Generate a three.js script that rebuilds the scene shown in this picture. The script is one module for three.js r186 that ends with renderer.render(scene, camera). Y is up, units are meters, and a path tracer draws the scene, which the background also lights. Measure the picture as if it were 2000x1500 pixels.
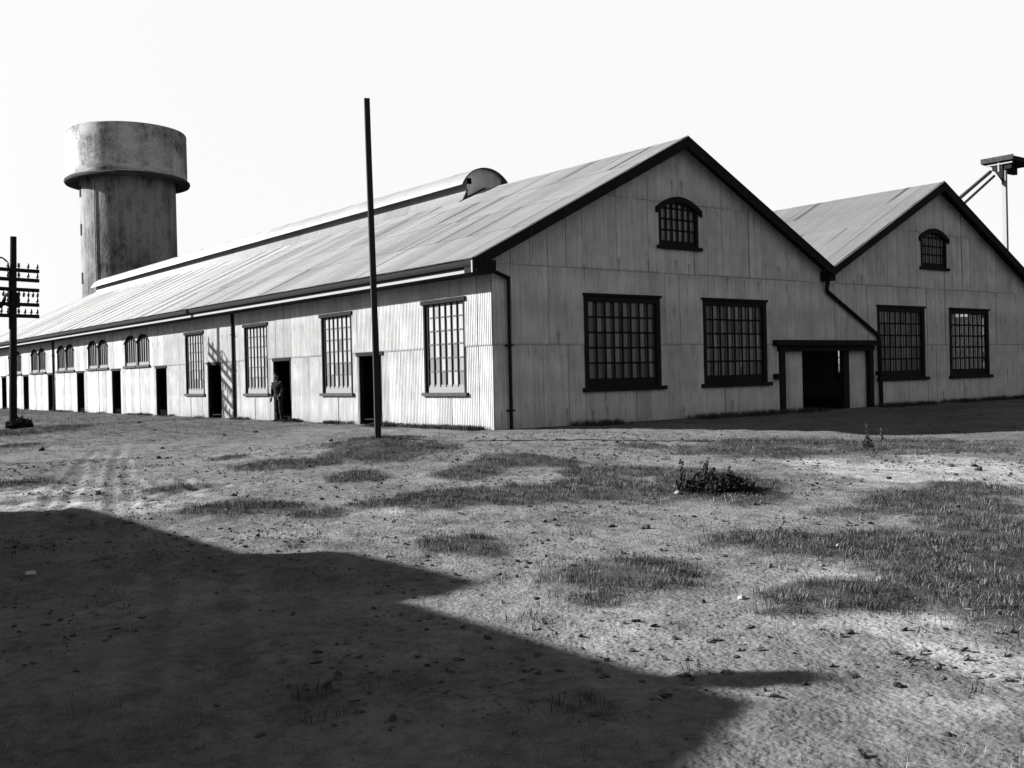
import * as THREE from 'three';
import { mergeGeometries } from 'three/addons/utils/BufferGeometryUtils.js';
import { MarchingCubes } from 'three/addons/objects/MarchingCubes.js';

// ---------------------------------------------------------------- camera, sky, sun, exposure
const scene = new THREE.Scene();
const camera = new THREE.PerspectiveCamera(40.24, 4 / 3, 0.1, 3000);
camera.rotation.order = 'YXZ';
camera.position.set(-17.122, 1.45, 23.058);
camera.rotation.set(-0.006919, -0.656150, -0.023427);
scene.add(camera);
const renderer = new THREE.WebGLRenderer({ antialias: true });
renderer.setSize(1024, 768);
renderer.toneMapping = THREE.LinearToneMapping;
renderer.toneMappingExposure = 6.0;
renderer.shadowMap.enabled = true;

const SUN_AZ = 49 * Math.PI / 180, SUN_EL = 24 * Math.PI / 180;
const sunTravel = new THREE.Vector3(Math.sin(SUN_AZ) * Math.cos(SUN_EL), -Math.sin(SUN_EL), Math.cos(SUN_AZ) * Math.cos(SUN_EL));
{ // clear hazy sky: pale and bright round the horizon, deeper towards the zenith
  const w = 256, h = 128, data = new Float32Array(w * h * 4);
  for (let j = 0; j < h; j++) for (let i = 0; i < w; i++) {
    const el = ((j + 0.5) / h - 0.5) * Math.PI;
    const e = Math.max(0, el) / (Math.PI / 2);
    const t = Math.min(1, Math.max(0, (e - 0.24) / 0.42)), s = t * t * (3 - 2 * t);
    const L = el < -0.02 ? 0.05 : 0.162 * (1 - 0.03 * Math.min(1, e * 4)) * (1 - s) + 0.016 * s;
    const th = ((i + 0.5) / w - 0.5) * 2 * Math.PI, cs = -(Math.cos(el) * (Math.cos(th) * sunTravel.x + Math.sin(th) * sunTravel.z) + Math.sin(el) * sunTravel.y);
    const ang = Math.acos(Math.min(1, Math.max(-1, cs))), G = el < -0.02 ? L : L * (1 + 0.8 * Math.exp(-((ang / 0.55) ** 2)));   // the air glows brighter towards the sun
    data.set([G, G, G, 1], (j * w + i) * 4);
  }
  const sky = new THREE.DataTexture(data, w, h, THREE.RGBAFormat, THREE.FloatType);
  sky.mapping = THREE.EquirectangularReflectionMapping;
  sky.magFilter = sky.minFilter = THREE.LinearFilter; sky.needsUpdate = true;
  scene.background = sky; scene.environment = sky;
}
const sun = new THREE.DirectionalLight(new THREE.Color().setRGB(1, 0.995, 0.985), 4.7);
sun.position.copy(sunTravel).multiplyScalar(-150); sun.target.position.set(0, 0, 0);
sun.castShadow = true; sun.shadow.mapSize.set(4096, 4096);
Object.assign(sun.shadow.camera, { left: -90, right: 90, top: 90, bottom: -90, near: 1, far: 400 });
scene.add(sun, sun.target);

// ---------------------------------------------------------------- helpers
let seed = 12345;
const rnd = () => { seed |= 0; seed = seed + 0x6D2B79F5 | 0; let t = Math.imul(seed ^ seed >>> 15, 1 | seed); t = t + Math.imul(t ^ t >>> 7, 61 | t) ^ t; return ((t ^ t >>> 14) >>> 0) / 4294967296; };
const rr = (a, b) => a + (b - a) * rnd();
const clamp = (x, a = 0, b = 1) => Math.min(b, Math.max(a, x));
const sm = (a, b, x) => { const t = clamp((x - a) / (b - a)); return t * t * (3 - 2 * t); };
const hash = (x, y) => { let h = Math.imul(x, 374761393) + Math.imul(y, 668265263) | 0; h = Math.imul(h ^ h >>> 13, 1274126177); return ((h ^ h >>> 16) >>> 0) / 4294967296; };
function vnoise(x, y, px = 0, py = 0) {
  const xi = Math.floor(x), yi = Math.floor(y), fx = x - xi, fy = y - yi;
  const u = fx * fx * (3 - 2 * fx), v = fy * fy * (3 - 2 * fy);
  const W = (i, p) => p ? ((i % p) + p) % p : i;
  const a = hash(W(xi, px), W(yi, py)), b = hash(W(xi + 1, px), W(yi, py)), c = hash(W(xi, px), W(yi + 1, py)), d = hash(W(xi + 1, px), W(yi + 1, py));
  return a + (b - a) * u + (c - a) * v + (a - b - c + d) * u * v;
}
function fbm(x, y, n = 4, px = 0, py = 0) { let s = 0, a = 0.5, t = 0; for (let i = 0; i < n; i++) { s += a * vnoise(x + i * 37, y + i * 17, px, py); t += a; a *= 0.5; x *= 2; y *= 2; px *= 2; py *= 2; } return s / t; }
const toS = v => Math.round(255 * (v <= 0.0031308 ? 12.92 * v : 1.055 * Math.pow(v, 1 / 2.4) - 0.055));
function tex(w, h, fn, colour = true) {
  const d = new Uint8Array(w * h * 4);
  for (let j = 0; j < h; j++) for (let i = 0; i < w; i++) { const v = clamp(fn(i / w, j / h)), q = colour ? toS(v) : Math.round(v * 255); d.set([q, q, q, 255], (j * w + i) * 4); }
  const t = new THREE.DataTexture(d, w, h); t.wrapS = t.wrapT = THREE.RepeatWrapping; t.magFilter = THREE.LinearFilter; t.minFilter = THREE.LinearMipmapLinearFilter; t.generateMipmaps = true; t.anisotropy = 8;
  if (colour) t.colorSpace = THREE.SRGBColorSpace; t.needsUpdate = true; return t;
}
const grey = v => new THREE.Color().setRGB(v, v, v);
function mat(v, o = {}) { return new THREE.MeshStandardMaterial({ color: grey(v), roughness: 0.85, side: THREE.DoubleSide, ...o }); }
function matte(v, o = {}) { return new THREE.MeshPhysicalMaterial({ color: grey(v), roughness: 0.95, specularIntensity: 0.12, side: THREE.DoubleSide, ...o }); } // weathered paint, earth, dry plants

const T_IRON = tex(1024, 1024, (u, v) => {
  const streak = fbm(u * 96, v * 3, 3, 96, 3), blot = fbm(u * 6, v * 6, 4, 6, 6), fine = fbm(u * 128, v * 128, 2, 128, 128);
  return 0.66 + 0.3 * (streak - 0.5) + 0.42 * (blot - 0.5) + 0.16 * (fine - 0.5) + 0.16 - 0.3 * sm(0.7, 0.9, fbm(u * 48 + 9, v * 5 + 3, 3, 48, 5));
});
const T_CONC = tex(1024, 512, (u, v) => {
  const streak = fbm(u * 90, v * 4, 4, 90, 4), blot = fbm(u * 20, v * 10, 5, 20, 10), fine = fbm(u * 250, v * 90, 2, 250, 90);
  return 0.78 + 0.5 * (streak - 0.5) + 1.2 * (blot - 0.5) + 0.5 * (fine - 0.5) - 0.25 * sm(0.58, 0.75, fbm(u * 40 + 5, v * 12, 4, 40, 12));
});
const T_SOIL = tex(2048, 2048, (u, v) => {
  const f = fbm(u * 400, v * 400, 2, 400, 400), m = fbm(u * 70, v * 70, 4, 70, 70), c = fbm(u * 9, v * 9, 4, 9, 9);
  return 0.64 + 0.4 * (f - 0.5) + 0.55 * (m - 0.5) + 0.35 * (c - 0.5) + 0.12;
});
const T_SOILB = tex(1024, 1024, (u, v) => 0.5 * fbm(u * 60, v * 60, 4, 60, 60) + 0.5 * fbm(u * 200, v * 200, 2, 200, 200), false);
const T_WOOD = tex(256, 512, (u, v) => 0.7 + 0.8 * (fbm(u * 24, v * 4, 4, 24, 4) - 0.5) + 0.3 * (fbm(u * 90, v * 12, 2, 90, 12) - 0.5));

const T_ROOF = tex(1024, 1024, (u, v) => {
  const streak = fbm(u * 80, v * 2, 3, 80, 2), blot = fbm(u * 5, v * 5, 4, 5, 5), fine = fbm(u * 200, v * 200, 2, 200, 200);
  return 0.86 + 0.16 * (streak - 0.5) + 0.16 * (blot - 0.5) + 0.22 * (fine - 0.5);
});
const M = {
  iron: matte(0.318, { map: T_IRON, vertexColors: true, roughness: 0.6, specularIntensity: 0.5 }),
  roof: matte(0.208, { map: T_ROOF, vertexColors: true, roughness: 0.6, specularIntensity: 0.5 }),
  trim: matte(0.010, { map: T_WOOD }),
  trimGrey: matte(0.028, { map: T_WOOD }),
  sill: matte(0.035, { map: T_WOOD }),
  fascia: matte(0.125),
  gutter: matte(0.007),
  pale: matte(0.095),
  muntin: matte(0.05),
  bar: matte(0.007),
  white: [0.132, 0.122, 0.128, 0.085, 0.055].map(v => matte(v, { roughness: 0.4, specularIntensity: 0.5, map: T_ROOF })),
  glass: [0.05, 0.035, 0.06, 0.025].map((c, i) => new THREE.MeshPhysicalMaterial({ color: grey(c), transmission: 0.3, thickness: 0, roughness: 0.15 + 0.1 * i, ior: 1.45, side: THREE.DoubleSide })),
  clear: [[0.55, 0.8], [0.4, 0.75], [0.5, 0.8], [0.7, 0.85]].map(([c, t], i) => new THREE.MeshPhysicalMaterial({ color: grey(c), transmission: t, thickness: 0, roughness: 0.05 + 0.04 * i, ior: 1.45, side: THREE.DoubleSide })),
  dark: matte(0.02), floor: matte(0.04),
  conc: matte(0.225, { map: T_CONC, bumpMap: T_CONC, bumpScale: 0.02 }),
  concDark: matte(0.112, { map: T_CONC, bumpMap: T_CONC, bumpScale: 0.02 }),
  pole: matte(0.02, { map: T_WOOD }),
  tele: matte(0.009, { map: T_WOOD }),
  porcelain: mat(0.008, { roughness: 0.4 }),
};
const names = new Map();
function num(n) { const k = names.get(n) || 0; names.set(n, k + 1); return k ? `${n}_${String(k).padStart(3, '0')}` : n; }
function shade(m) { m.castShadow = m.receiveShadow = true; return m; }
function part(name, geo, material, parent) { const m = shade(new THREE.Mesh(geo, material)); m.name = name; parent.add(m); return m; }
function sub(name, parent, x = 0, y = 0, z = 0, ry = 0) { const g = new THREE.Group(); g.name = name; g.position.set(x, y, z); g.rotation.y = ry; parent.add(g); return g; }
function thing(name, label, category, x, y, z, group) { const g = sub(num(name), scene, x, y, z); g.userData = { label, category }; if (group) g.userData.group = group; return g; }
const boxCache = new Map();
function box(x0, x1, y0, y1, z0, z1) { const g = new THREE.BoxGeometry(x1 - x0, y1 - y0, z1 - z0); g.translate((x0 + x1) / 2, (y0 + y1) / 2, (z0 + z1) / 2); return g; }
function tube(pts, r, seg = 24, rad = 8) { return new THREE.TubeGeometry(new THREE.CatmullRomCurve3(pts.map(p => new THREE.Vector3(...p)), false, 'catmullrom', 0.02), seg, r, rad, false); }
function bar(a, b, r0, r1 = r0, rad = 10) { // tapered round bar from a to b
  const A = new THREE.Vector3(...a), B = new THREE.Vector3(...b), d = B.clone().sub(A), L = d.length();
  const g = new THREE.CylinderGeometry(r1, r0, L, rad, 1); g.translate(0, L / 2, 0);
  g.applyQuaternion(new THREE.Quaternion().setFromUnitVectors(new THREE.Vector3(0, 1, 0), d.normalize())); g.translate(...a); return g;
}

// ---------------------------------------------------------------- terrain
const DARK = [[-4.1,.51,1.02,1.4,1],[-4.93,2.62,1.28,1.69,1],[-7.54,2.85,.92,.96,1],[-6.93,3.15,.49,.71,1],[-7.72,6.1,.45,.87,1],[-7.65,-.14,.39,.57,.8],[-6.04,7.22,.59,1.01,1],[-4.17,6.18,.79,.97,1],[-3.76,7.14,.41,.53,1],[-7.64,10.8,1.84,1.18,1],[-8.75,10.55,.98,.74,1],[-6.23,11.16,.86,1.41,1],[-4.28,9.31,.87,1.04,1],[-4.51,11.86,.78,2.12,1.2],[-5.67,11.92,.76,.97,1],[-11.11,9.02,.81,.8,.9],[-10.67,10.35,.29,.44,.8],[-10.76,13.73,.45,.49,.7],[-10.95,14.38,.24,.37,.8],[-10.88,16.41,.66,.77,.9],[-11.47,16.36,.19,.38,.6],[1.02,8.22,1.53,1.44,.8],[3.32,7.55,2.15,1.22,.7],[4.29,9.62,2.17,2.16,.6],[-8.29,15.94,.63,.55,1],[-8.3,16.83,.73,.61,1],[-4.43,15.6,.81,1.21,.9],[-5.74,15.41,.61,.39,.7],[-2.75,15.16,.48,.95,.8],[-8.04,17.55,.82,1.29,.9],[-9.22,18.62,.46,1.23,.9],[-10.12,18.15,.58,.46,1],[-7.19,-20.35,1.97,2.49,.9],[-9.68,-11.42,.62,1.2,.8],[-10.91,18.2,.2,.15,.9],[.1,-5.61,.68,1.45,1],[.95,-12.16,.85,1.55,1],[-6.18,17.38,.6,2.2,.9],[-.32,5.95,.53,.56,.7],[-10.87,5.62,.57,.63,.5],[-12.45,2.14,.65,.91,.9],[-8.87,13.49,.37,.31,.4],[-12.05,12.31,.71,.38,.3]];
const SAND = [[-.85,13.22,1.37,2.01,1],[.79,13.32,.75,2.07,1],[-.18,11.03,1.02,1.13,.6],[-12.74,6.6,1.36,.73,.6],[-12.81,4.1,.87,1.13,.5],[-9.22,17.47,.35,.34,.6],[-10.51,18.88,.49,.35,.6],[-11.04,19.66,.27,.73,.7],[-11.66,7.48,.83,1.13,.5],[-12.12,20.15,.51,.51,.4],[-11.85,17.9,.88,.59,.25],[-10.15,10.52,1.08,.56,.3],[-2.88,13.58,.75,.91,.5],[-5.39,16.48,.57,.37,.6],[-11.63,12.47,.89,.46,.35],[-11.7,11.58,.64,.35,.3]];
const RUTS = [[[-13.6,8.2],[-13.26,6.68],[-12.43,4.04],[-11.75,2.17],[-10.21,-2.38],[-7.96,-9.02]],[[-13.2,8.2],[-12.99,6.72],[-12.16,4.12],[-11.6,2.35],[-10.6,-1]],[[-12.9,9],[-12.49,7.55],[-11.73,4.87],[-10.96,2.38],[-9.43,-2.46],[-6.81,-10.32]],[[-12.7,9.2],[-12.41,8.05],[-11.24,4.19],[-10.79,2.59],[-9.26,-2.19]],[[-10.76,3.08],[-11.22,4.86]],[[-10.05,3.66],[-10.77,6.23]],[[-14.6,17],[-13.4,14],[-12.7,11]],[[-15.2,17],[-14,14],[-13.2,11]]];
const FR = [0.792, 0.610], FF = [0.610, -0.792];
function patchField(L, x, z) { let m = 0; for (const [px, pz, a, b, k] of L) { const dx = x - px, dz = z - pz; if (Math.abs(dx) > a + b || Math.abs(dz) > a + b) continue; const p = (dx * FR[0] + dz * FR[1]) / a, q = (dx * FF[0] + dz * FF[1]) / b, r = p * p + q * q; if (r < 2.2) m = Math.max(m, k * (1 - r / 2.2)); } return m; }
const grassAt = (x, z) => sm(0.03, 0.6, patchField(DARK, x, z) * 0.9 + 0.75 * (fbm(x * 1.7, z * 1.7, 5) - 0.5));
const sandAt = (x, z) => sm(0.1, 0.7, patchField(SAND, x, z) + 0.7 * (fbm(x * 2.3 + 50, z * 2.3, 4) - 0.5));
function rutDist(x, z) { let m = 9; for (const L of RUTS) for (let i = 0; i + 1 < L.length; i++) { const [ax, az] = L[i], [bx, bz] = L[i + 1], dx = bx - ax, dz = bz - az; const t = clamp(((x - ax) * dx + (z - az) * dz) / (dx * dx + dz * dz)); m = Math.min(m, Math.hypot(x - ax - t * dx, z - az - t * dz)); } return m; }
function ground0(x, z) { const dx = Math.max(0, -x), dz = Math.max(0, z), t = Math.min(1, Math.hypot(dx, dz) / 10); return -0.33 * t * t * (3 - 2 * t); }
const inNear = (x, z) => x > -30 && x < 14 && z > -75 && z < 26;
function groundY(x, z) {
  const out = Math.max(-x, z), k = sm(0.05, 1.5, out);
  let y = ground0(x, z) + k * (0.06 * (fbm(x * 0.5, z * 0.5, 3) - 0.5));
  if (!inNear(x, z)) return y - (out <= 0 ? 0.01 : 0);
  if (out <= 0) return y - 0.01;
  const churn = sm(0, 1, 1.4 * patchField([[-12.3, 5.2, 2.6, 2.2, 1]], x, z));
  const g = patchField(DARK, x, z), r = rutDist(x, z);
  y += k * (0.035 * (fbm(x * 3.1, z * 3.1, 4) - 0.5) + 0.028 * (fbm(x * 6.5 + 3, z * 6.5, 2) - 0.5) + churn * 0.075 * (fbm(x * 4.5, z * 4.5, 3) - 0.5) + 0.05 * Math.min(1, g));
  const rk = z > 9 ? 0.12 : 0.4; y += rk * (-0.05 * (1 - sm(0.0, 0.13, r)) + 0.03 * (sm(0.1, 0.16, r) - sm(0.16, 0.34, r)));
  y += 0.12 * Math.exp(-((x + 4.13) ** 2 + (z - 0.77) ** 2) / 0.9);      // the rise that the timber post stands on
  return y;
}
function axis(lo, a, b, hi, step) { const o = []; for (let v = a; v <= b + 1e-6; v += step) o.push(v); let s = step, v = b; while (v < hi) { s *= 1.12; v += s; o.push(v); } s = step; v = a; while (v > lo) { s *= 1.12; v -= s; o.unshift(v); } return o; }
{
  const xs = axis(-700, -18.5, 4, 700, 0.08), zs = axis(-700, -2.5, 21.5, 700, 0.08), nx = xs.length, nz = zs.length;
  const P = new Float32Array(nx * nz * 3), C = new Float32Array(nx * nz * 3), U = new Float32Array(nx * nz * 2), I = [];
  let k = 0;
  for (const z of zs) for (const x of xs) {
    P.set([x, groundY(x, z), z], k * 3); U.set([x / 5, z / 5], k * 2);
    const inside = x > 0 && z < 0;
    let c = 0.86 + 0.5 * (fbm(x * 0.35, z * 0.35, 3) - 0.5) + 0.5 * (fbm(x * 2.6, z * 2.6, 4) - 0.5);
    if (inNear(x, z)) { const g = grassAt(x, z), s = sandAt(x, z); c = c * (1 - 0.64 * g) * (1 + 1.0 * s * (1 - g)); const r = rutDist(x, z); const tk = z > 9 ? 0.5 : 1; c *= 1 - 0.22 * tk * (1 - sm(0, 0.12, r)) ; c *= 1 + 0.3 * tk * (sm(0.08, 0.16, r) - sm(0.16, 0.3, r)); }
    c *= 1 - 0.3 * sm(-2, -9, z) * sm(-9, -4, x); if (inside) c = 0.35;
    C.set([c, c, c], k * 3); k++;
  }
  for (let j = 0; j + 1 < nz; j++) for (let i = 0; i + 1 < nx; i++) { const a = j * nx + i; I.push(a, a + nx, a + 1, a + 1, a + nx, a + nx + 1); }
  const g = new THREE.BufferGeometry(); g.setAttribute('position', new THREE.BufferAttribute(P, 3)); g.setAttribute('color', new THREE.BufferAttribute(C, 3)); g.setAttribute('uv', new THREE.BufferAttribute(U, 2)); g.setIndex(I); g.computeVertexNormals();
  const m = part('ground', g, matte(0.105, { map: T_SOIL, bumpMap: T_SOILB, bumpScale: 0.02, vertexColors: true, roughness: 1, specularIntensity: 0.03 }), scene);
  m.userData.kind = 'structure';
}

// ---------------------------------------------------------------- corrugated iron
const PITCH = 0.0845, AMP = 0.0145;
// P(u, y) places a point of the sheet plane, U and N are its across and outward directions; holes are cut strip by strip
function corrugated(P, U, N, u0, u1, lo, hi, o = {}) {
  const { holes = [], off = 0, lap = 0, tone = 1, seg = 6, rows = 2, dark = null, phase = 0 } = o;
  const us = []; const s = PITCH / seg; for (let i = 0; i * s < u1 - u0 - 1e-4; i++) us.push(u0 + i * s); us.push(u1);
  for (const h of holes) { for (const e of [h.u0, h.u1]) if (e > u0 + 1e-3 && e < u1 - 1e-3) us.push(e); }
  us.sort((a, b) => a - b);
  const pos = [], nor = [], col = [], uv = [], idxOf = []; let idx, prev = [], pieces = 0;
  const w = 2 * Math.PI / PITCH, tmp = new THREE.Vector3(), nn = new THREE.Vector3();
  const vert = (u, y, f) => {
    const d = AMP * Math.cos(w * (u - phase)) + off + lap * (1 - f), dd = -AMP * w * Math.sin(w * (u - phase));
    P(u, y, tmp).addScaledVector(N, d); nn.copy(N).addScaledVector(U, -dd).normalize();
    pos.push(tmp.x, tmp.y, tmp.z); nor.push(nn.x, nn.y, nn.z); uv.push(u / 3.4 + (o.uvo || 0), y / 3.4);
    let c = tone * (0.93 + 0.14 * hash(Math.round(u / PITCH), o.id || 1));
    if (o.seam && u > u1 - 0.03) c *= o.seam;
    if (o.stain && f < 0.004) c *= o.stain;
    if (o.runs) for (const [ru, ry, rl, rw] of o.runs) { const q = (ry - y) / rl; if (q > -0.15 && q < 1.1) { const ww = rw * (1.05 - 0.75 * q), e = Math.abs(u - ru); if (e < ww) c *= 1 - 0.55 * (1 - e / ww) * (1 - q * 0.5); } }
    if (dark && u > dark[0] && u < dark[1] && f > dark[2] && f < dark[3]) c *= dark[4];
    col.push(c, c, c); return pos.length / 3 - 1;
  };
  for (let i = 0; i + 1 < us.length; i++) {
    const a = us[i], b = us[i + 1], m = (a + b) / 2; if (b - a < 1e-5) continue;
    let iv = [[lo, hi]]; const mine = [];
    for (const h of holes) if (m > h.u0 && m < h.u1) {
      const nx = [];
      for (const [l, t] of iv) { if (h.y0(m) >= t(m) || h.y1(m) <= l(m)) { nx.push([l, t]); continue; } if (h.y0(m) > l(m) + 1e-4) nx.push([l, h.y0]); if (h.y1(m) < t(m) - 1e-4) nx.push([h.y1, t]); }
      iv = nx;
    }
    for (const [l, t] of iv) {
      if (t(m) - l(m) < 1e-3) continue;
      let piece = prev.find(q => q.l < t(a) - 1e-3 && q.t > l(a) + 1e-3)?.p ?? pieces++;      // a sheet cut in two by an opening becomes two pieces
      mine.push({ l: l(b), t: t(b), p: piece }); idx = idxOf[piece] ||= [];
      const A = [], B = [];
      const full = hi(m) - lo(m), F = r => o.stain ? (r === 0 ? 0 : r === 1 ? 0.03 : 0.03 + 0.97 * (r - 1) / (rows - 1)) : r / rows;
      for (let r = 0; r <= rows; r++) { const ya = l(a) + (t(a) - l(a)) * F(r), yb = l(b) + (t(b) - l(b)) * F(r); A.push(vert(a, ya, (ya - lo(a)) / full)); B.push(vert(b, yb, (yb - lo(b)) / full)); }
      for (let r = 0; r < rows; r++) idx.push(A[r], B[r], B[r + 1], A[r], B[r + 1], A[r + 1]);
    }
    prev = mine;
  }
  const out = idxOf.filter(q => q.length).map(q => {
    const used = new Map(), take = (src, n) => { const r = []; for (const k of used.keys()) for (let c = 0; c < n; c++) r.push(src[k * n + c]); return new THREE.Float32BufferAttribute(r, n); };
    const re = q.map(k => { if (!used.has(k)) used.set(k, used.size); return used.get(k); });
    const g = new THREE.BufferGeometry(); g.setAttribute('position', take(pos, 3)); g.setAttribute('normal', take(nor, 3)); g.setAttribute('color', take(col, 3)); g.setAttribute('uv', take(uv, 2)); g.setIndex(re); return g;
  });
  return o.all ? out : out[0] || null;
}
const K = v => () => v;
let sheetId = 0;
function sheetTone() { const r = rnd(); return r < 0.06 ? rr(0.8, 0.88) : r > 0.93 ? rr(1.03, 1.08) : rr(0.93, 1.02); }
// a wall of sheets: columns of equal width, rows between the given heights
function sheetWall(parent, P, U, N, ua, ub, rowsY, topFn, holes, width, seg, segRows = 3, runs = null) {
  const n = Math.round((ub - ua) / width), w = (ub - ua) / n;
  for (let c = 0; c < n; c++) for (let r = 0; r + 1 < rowsY.length; r++) {
    const u0 = ua + c * w - (c ? 0.012 : 0), u1 = ua + (c + 1) * w + (c < n - 1 ? 0.012 : 0), a = rowsY[r], b = rowsY[r + 1] + (r + 2 < rowsY.length ? 0.06 : 0);
    const hiF = u => Math.min(b, topFn(u));
    if (hiF((u0 + u1) / 2) <= a + 0.01 && hiF(u0) <= a + 0.01 && hiF(u1) <= a + 0.01) continue;
    sheetId++;
    const hs = holes.filter(h => h.u1 > u0 && h.u0 < u1);
    const sg = typeof seg === 'function' ? seg((u0 + u1) / 2) : seg;
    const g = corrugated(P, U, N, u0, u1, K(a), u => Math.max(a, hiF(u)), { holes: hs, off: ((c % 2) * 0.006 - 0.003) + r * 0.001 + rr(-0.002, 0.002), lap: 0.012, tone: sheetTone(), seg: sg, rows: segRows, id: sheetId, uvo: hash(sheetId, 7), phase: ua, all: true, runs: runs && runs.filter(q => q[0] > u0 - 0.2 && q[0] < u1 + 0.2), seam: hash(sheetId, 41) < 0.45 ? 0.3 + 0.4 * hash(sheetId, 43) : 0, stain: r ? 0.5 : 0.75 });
    for (const q of g) part('wall_sheet', q, M.iron, parent);
  }
}
const rectHole = (u0, u1, y0, y1) => ({ u0, u1, y0: K(y0), y1: K(y1) });
const archHole = (u0, u1, y0, ys, yt) => ({ u0, u1, y0: K(y0), y1: u => ys + (yt - ys) * (1 - ((u - (u0 + u1) / 2) / ((u1 - u0) / 2)) ** 2) });

// ---------------------------------------------------------------- windows and doorways (local x across, y up, z outward)
const pickW = (i, j, rows) => { const low = j < 2 ? 0.62 : j === 2 ? 0.25 : 0.06, r = rnd(); return r < low ? M.white[3 + (rnd() < 0.5 ? 1 : 0)] : M.white[Math.floor(rnd() * 3)]; };
const pickG = clear => (clear ? M.clear : M.glass)[Math.floor(rnd() * 4)];
const quad = (x0, x1, y0, y1, z) => { const g = new THREE.PlaneGeometry(x1 - x0, y1 - y0); g.translate((x0 + x1) / 2, (y0 + y1) / 2, z); return g; };
function archPoly(x0, x1, y0, top, z, n = 6) { const s = new THREE.Shape(); s.moveTo(x0, y0); s.lineTo(x1, y0); for (let i = 0; i <= n; i++) { const x = x1 + (x0 - x1) * i / n; s.lineTo(x, top(x)); } const g = new THREE.ShapeGeometry(s); g.translate(0, 0, z); return g; }
function archBand(x0, x1, lowF, highF, z0, z1, n = 14) { const s = new THREE.Shape(); for (let i = 0; i <= n; i++) { const x = x0 + (x1 - x0) * i / n; i ? s.lineTo(x, highF(x)) : s.moveTo(x, highF(x)); } for (let i = n; i >= 0; i--) { const x = x0 + (x1 - x0) * i / n; s.lineTo(x, lowF(x)); } const g = new THREE.ExtrudeGeometry(s, { depth: z1 - z0, bevelEnabled: false }); g.translate(0, 0, z0); return g; }
// side-wall window: pale sash behind dark upright bars, whitened panes
function sashWindow(parent, x, y, z, ry, w, h, cols, rows, clear) {
  const g = sub('window', parent, x, y, z, ry), W = w / 2;
  part('jamb', box(-W, -W + 0.06, 0, h, -0.10, 0.035), M.trim, g); part('jamb', box(W - 0.06, W, 0, h, -0.10, 0.035), M.trim, g);
  part('lintel', box(-W - 0.09, W + 0.09, h - 0.035, h + 0.085, -0.08, 0.075), M.trim, g);
  part('sill', box(-W - 0.09, W + 0.12, -0.07, 0.03, -0.10, 0.11), M.sill, g);
  part('sash', mergeGeometries([box(-W + 0.06, -W + 0.13, 0.03, h - 0.035, -0.09, -0.035), box(W - 0.15, W - 0.06, 0.03, h - 0.035, -0.09, -0.035), box(-W + 0.13, W - 0.15, 0.03, 0.26, -0.09, -0.035)]), M.pale, g);
  const a = -W + 0.13, b = W - 0.15, c0 = 0.26, c1 = h - 0.035, cw = (b - a) / cols, rh = (c1 - c0) / rows;
  for (let j = 0; j < rows; j++) for (let i = 0; i < cols; i++) part('pane', quad(a + i * cw, a + (i + 1) * cw, c0 + j * rh, c0 + (j + 1) * rh, -0.06 + rr(-0.002, 0.002)), clear ? pickG(clear === 1 ? i < 2 && rnd() < 0.8 : true) : pickW(i, j, rows), g);
  for (let j = 1; j < rows; j++) part('glazing_bar', box(a, b, c0 + j * rh - 0.022, c0 + j * rh + 0.022, -0.068, -0.046), M.muntin, g);
  for (let i = 0; i < cols; i++) { const xx = a + i * cw + 0.01; part('upright_bar', box(xx - 0.02, xx + 0.02, 0.2, h - 0.02, -0.05, -0.022), M.bar, g); }
  return g;
}
// gable window: dark frame, dusty clear glass
function gableWindow(parent, x, y, w, h, cols, rows, clear) {
  const g = sub('window', parent, x, y, 0), W = w / 2;
  part('frame', mergeGeometries([box(-W, -W + 0.15, 0, h, -0.12, 0.03), box(W - 0.17, W, 0, h, -0.12, 0.03), box(-W + 0.15, W - 0.17, h - 0.17, h, -0.12, 0.025), box(-W + 0.15, W - 0.17, 0.03, 0.3, -0.12, -0.03)]), M.bar, g);
  part('lintel', box(-W - 0.05, W + 0.05, h, h + 0.07, -0.08, 0.075), M.bar, g);
  part('sill', box(-W - 0.12, W + 0.16, -0.09, 0.03, -0.12, 0.12), M.bar, g);
  const a = -W + 0.15, b = W - 0.17, c0 = 0.3, c1 = h - 0.17, cw = (b - a) / cols, rh = (c1 - c0) / rows;
  for (let j = 0; j < rows; j++) for (let i = 0; i < cols; i++) { const p = part('pane', quad(-cw / 2, cw / 2, -rh / 2, rh / 2, 0), pickG(clear), g); p.position.set(a + (i + 0.5) * cw, c0 + (j + 0.5) * rh, -0.08); p.rotation.set(rr(-0.02, 0.02), rr(-0.02, 0.02), 0); }
  for (let j = 1; j < rows; j++) part('glazing_bar', box(a, b, c0 + j * rh - 0.028, c0 + j * rh + 0.028, -0.095, -0.055), M.bar, g);
  for (let i = 1; i < cols; i++) part('upright_bar', box(a + i * cw - 0.02, a + i * cw + 0.02, 0.27, h - 0.16, -0.05, 0.0), M.bar, g);
  return g;
}
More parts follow.
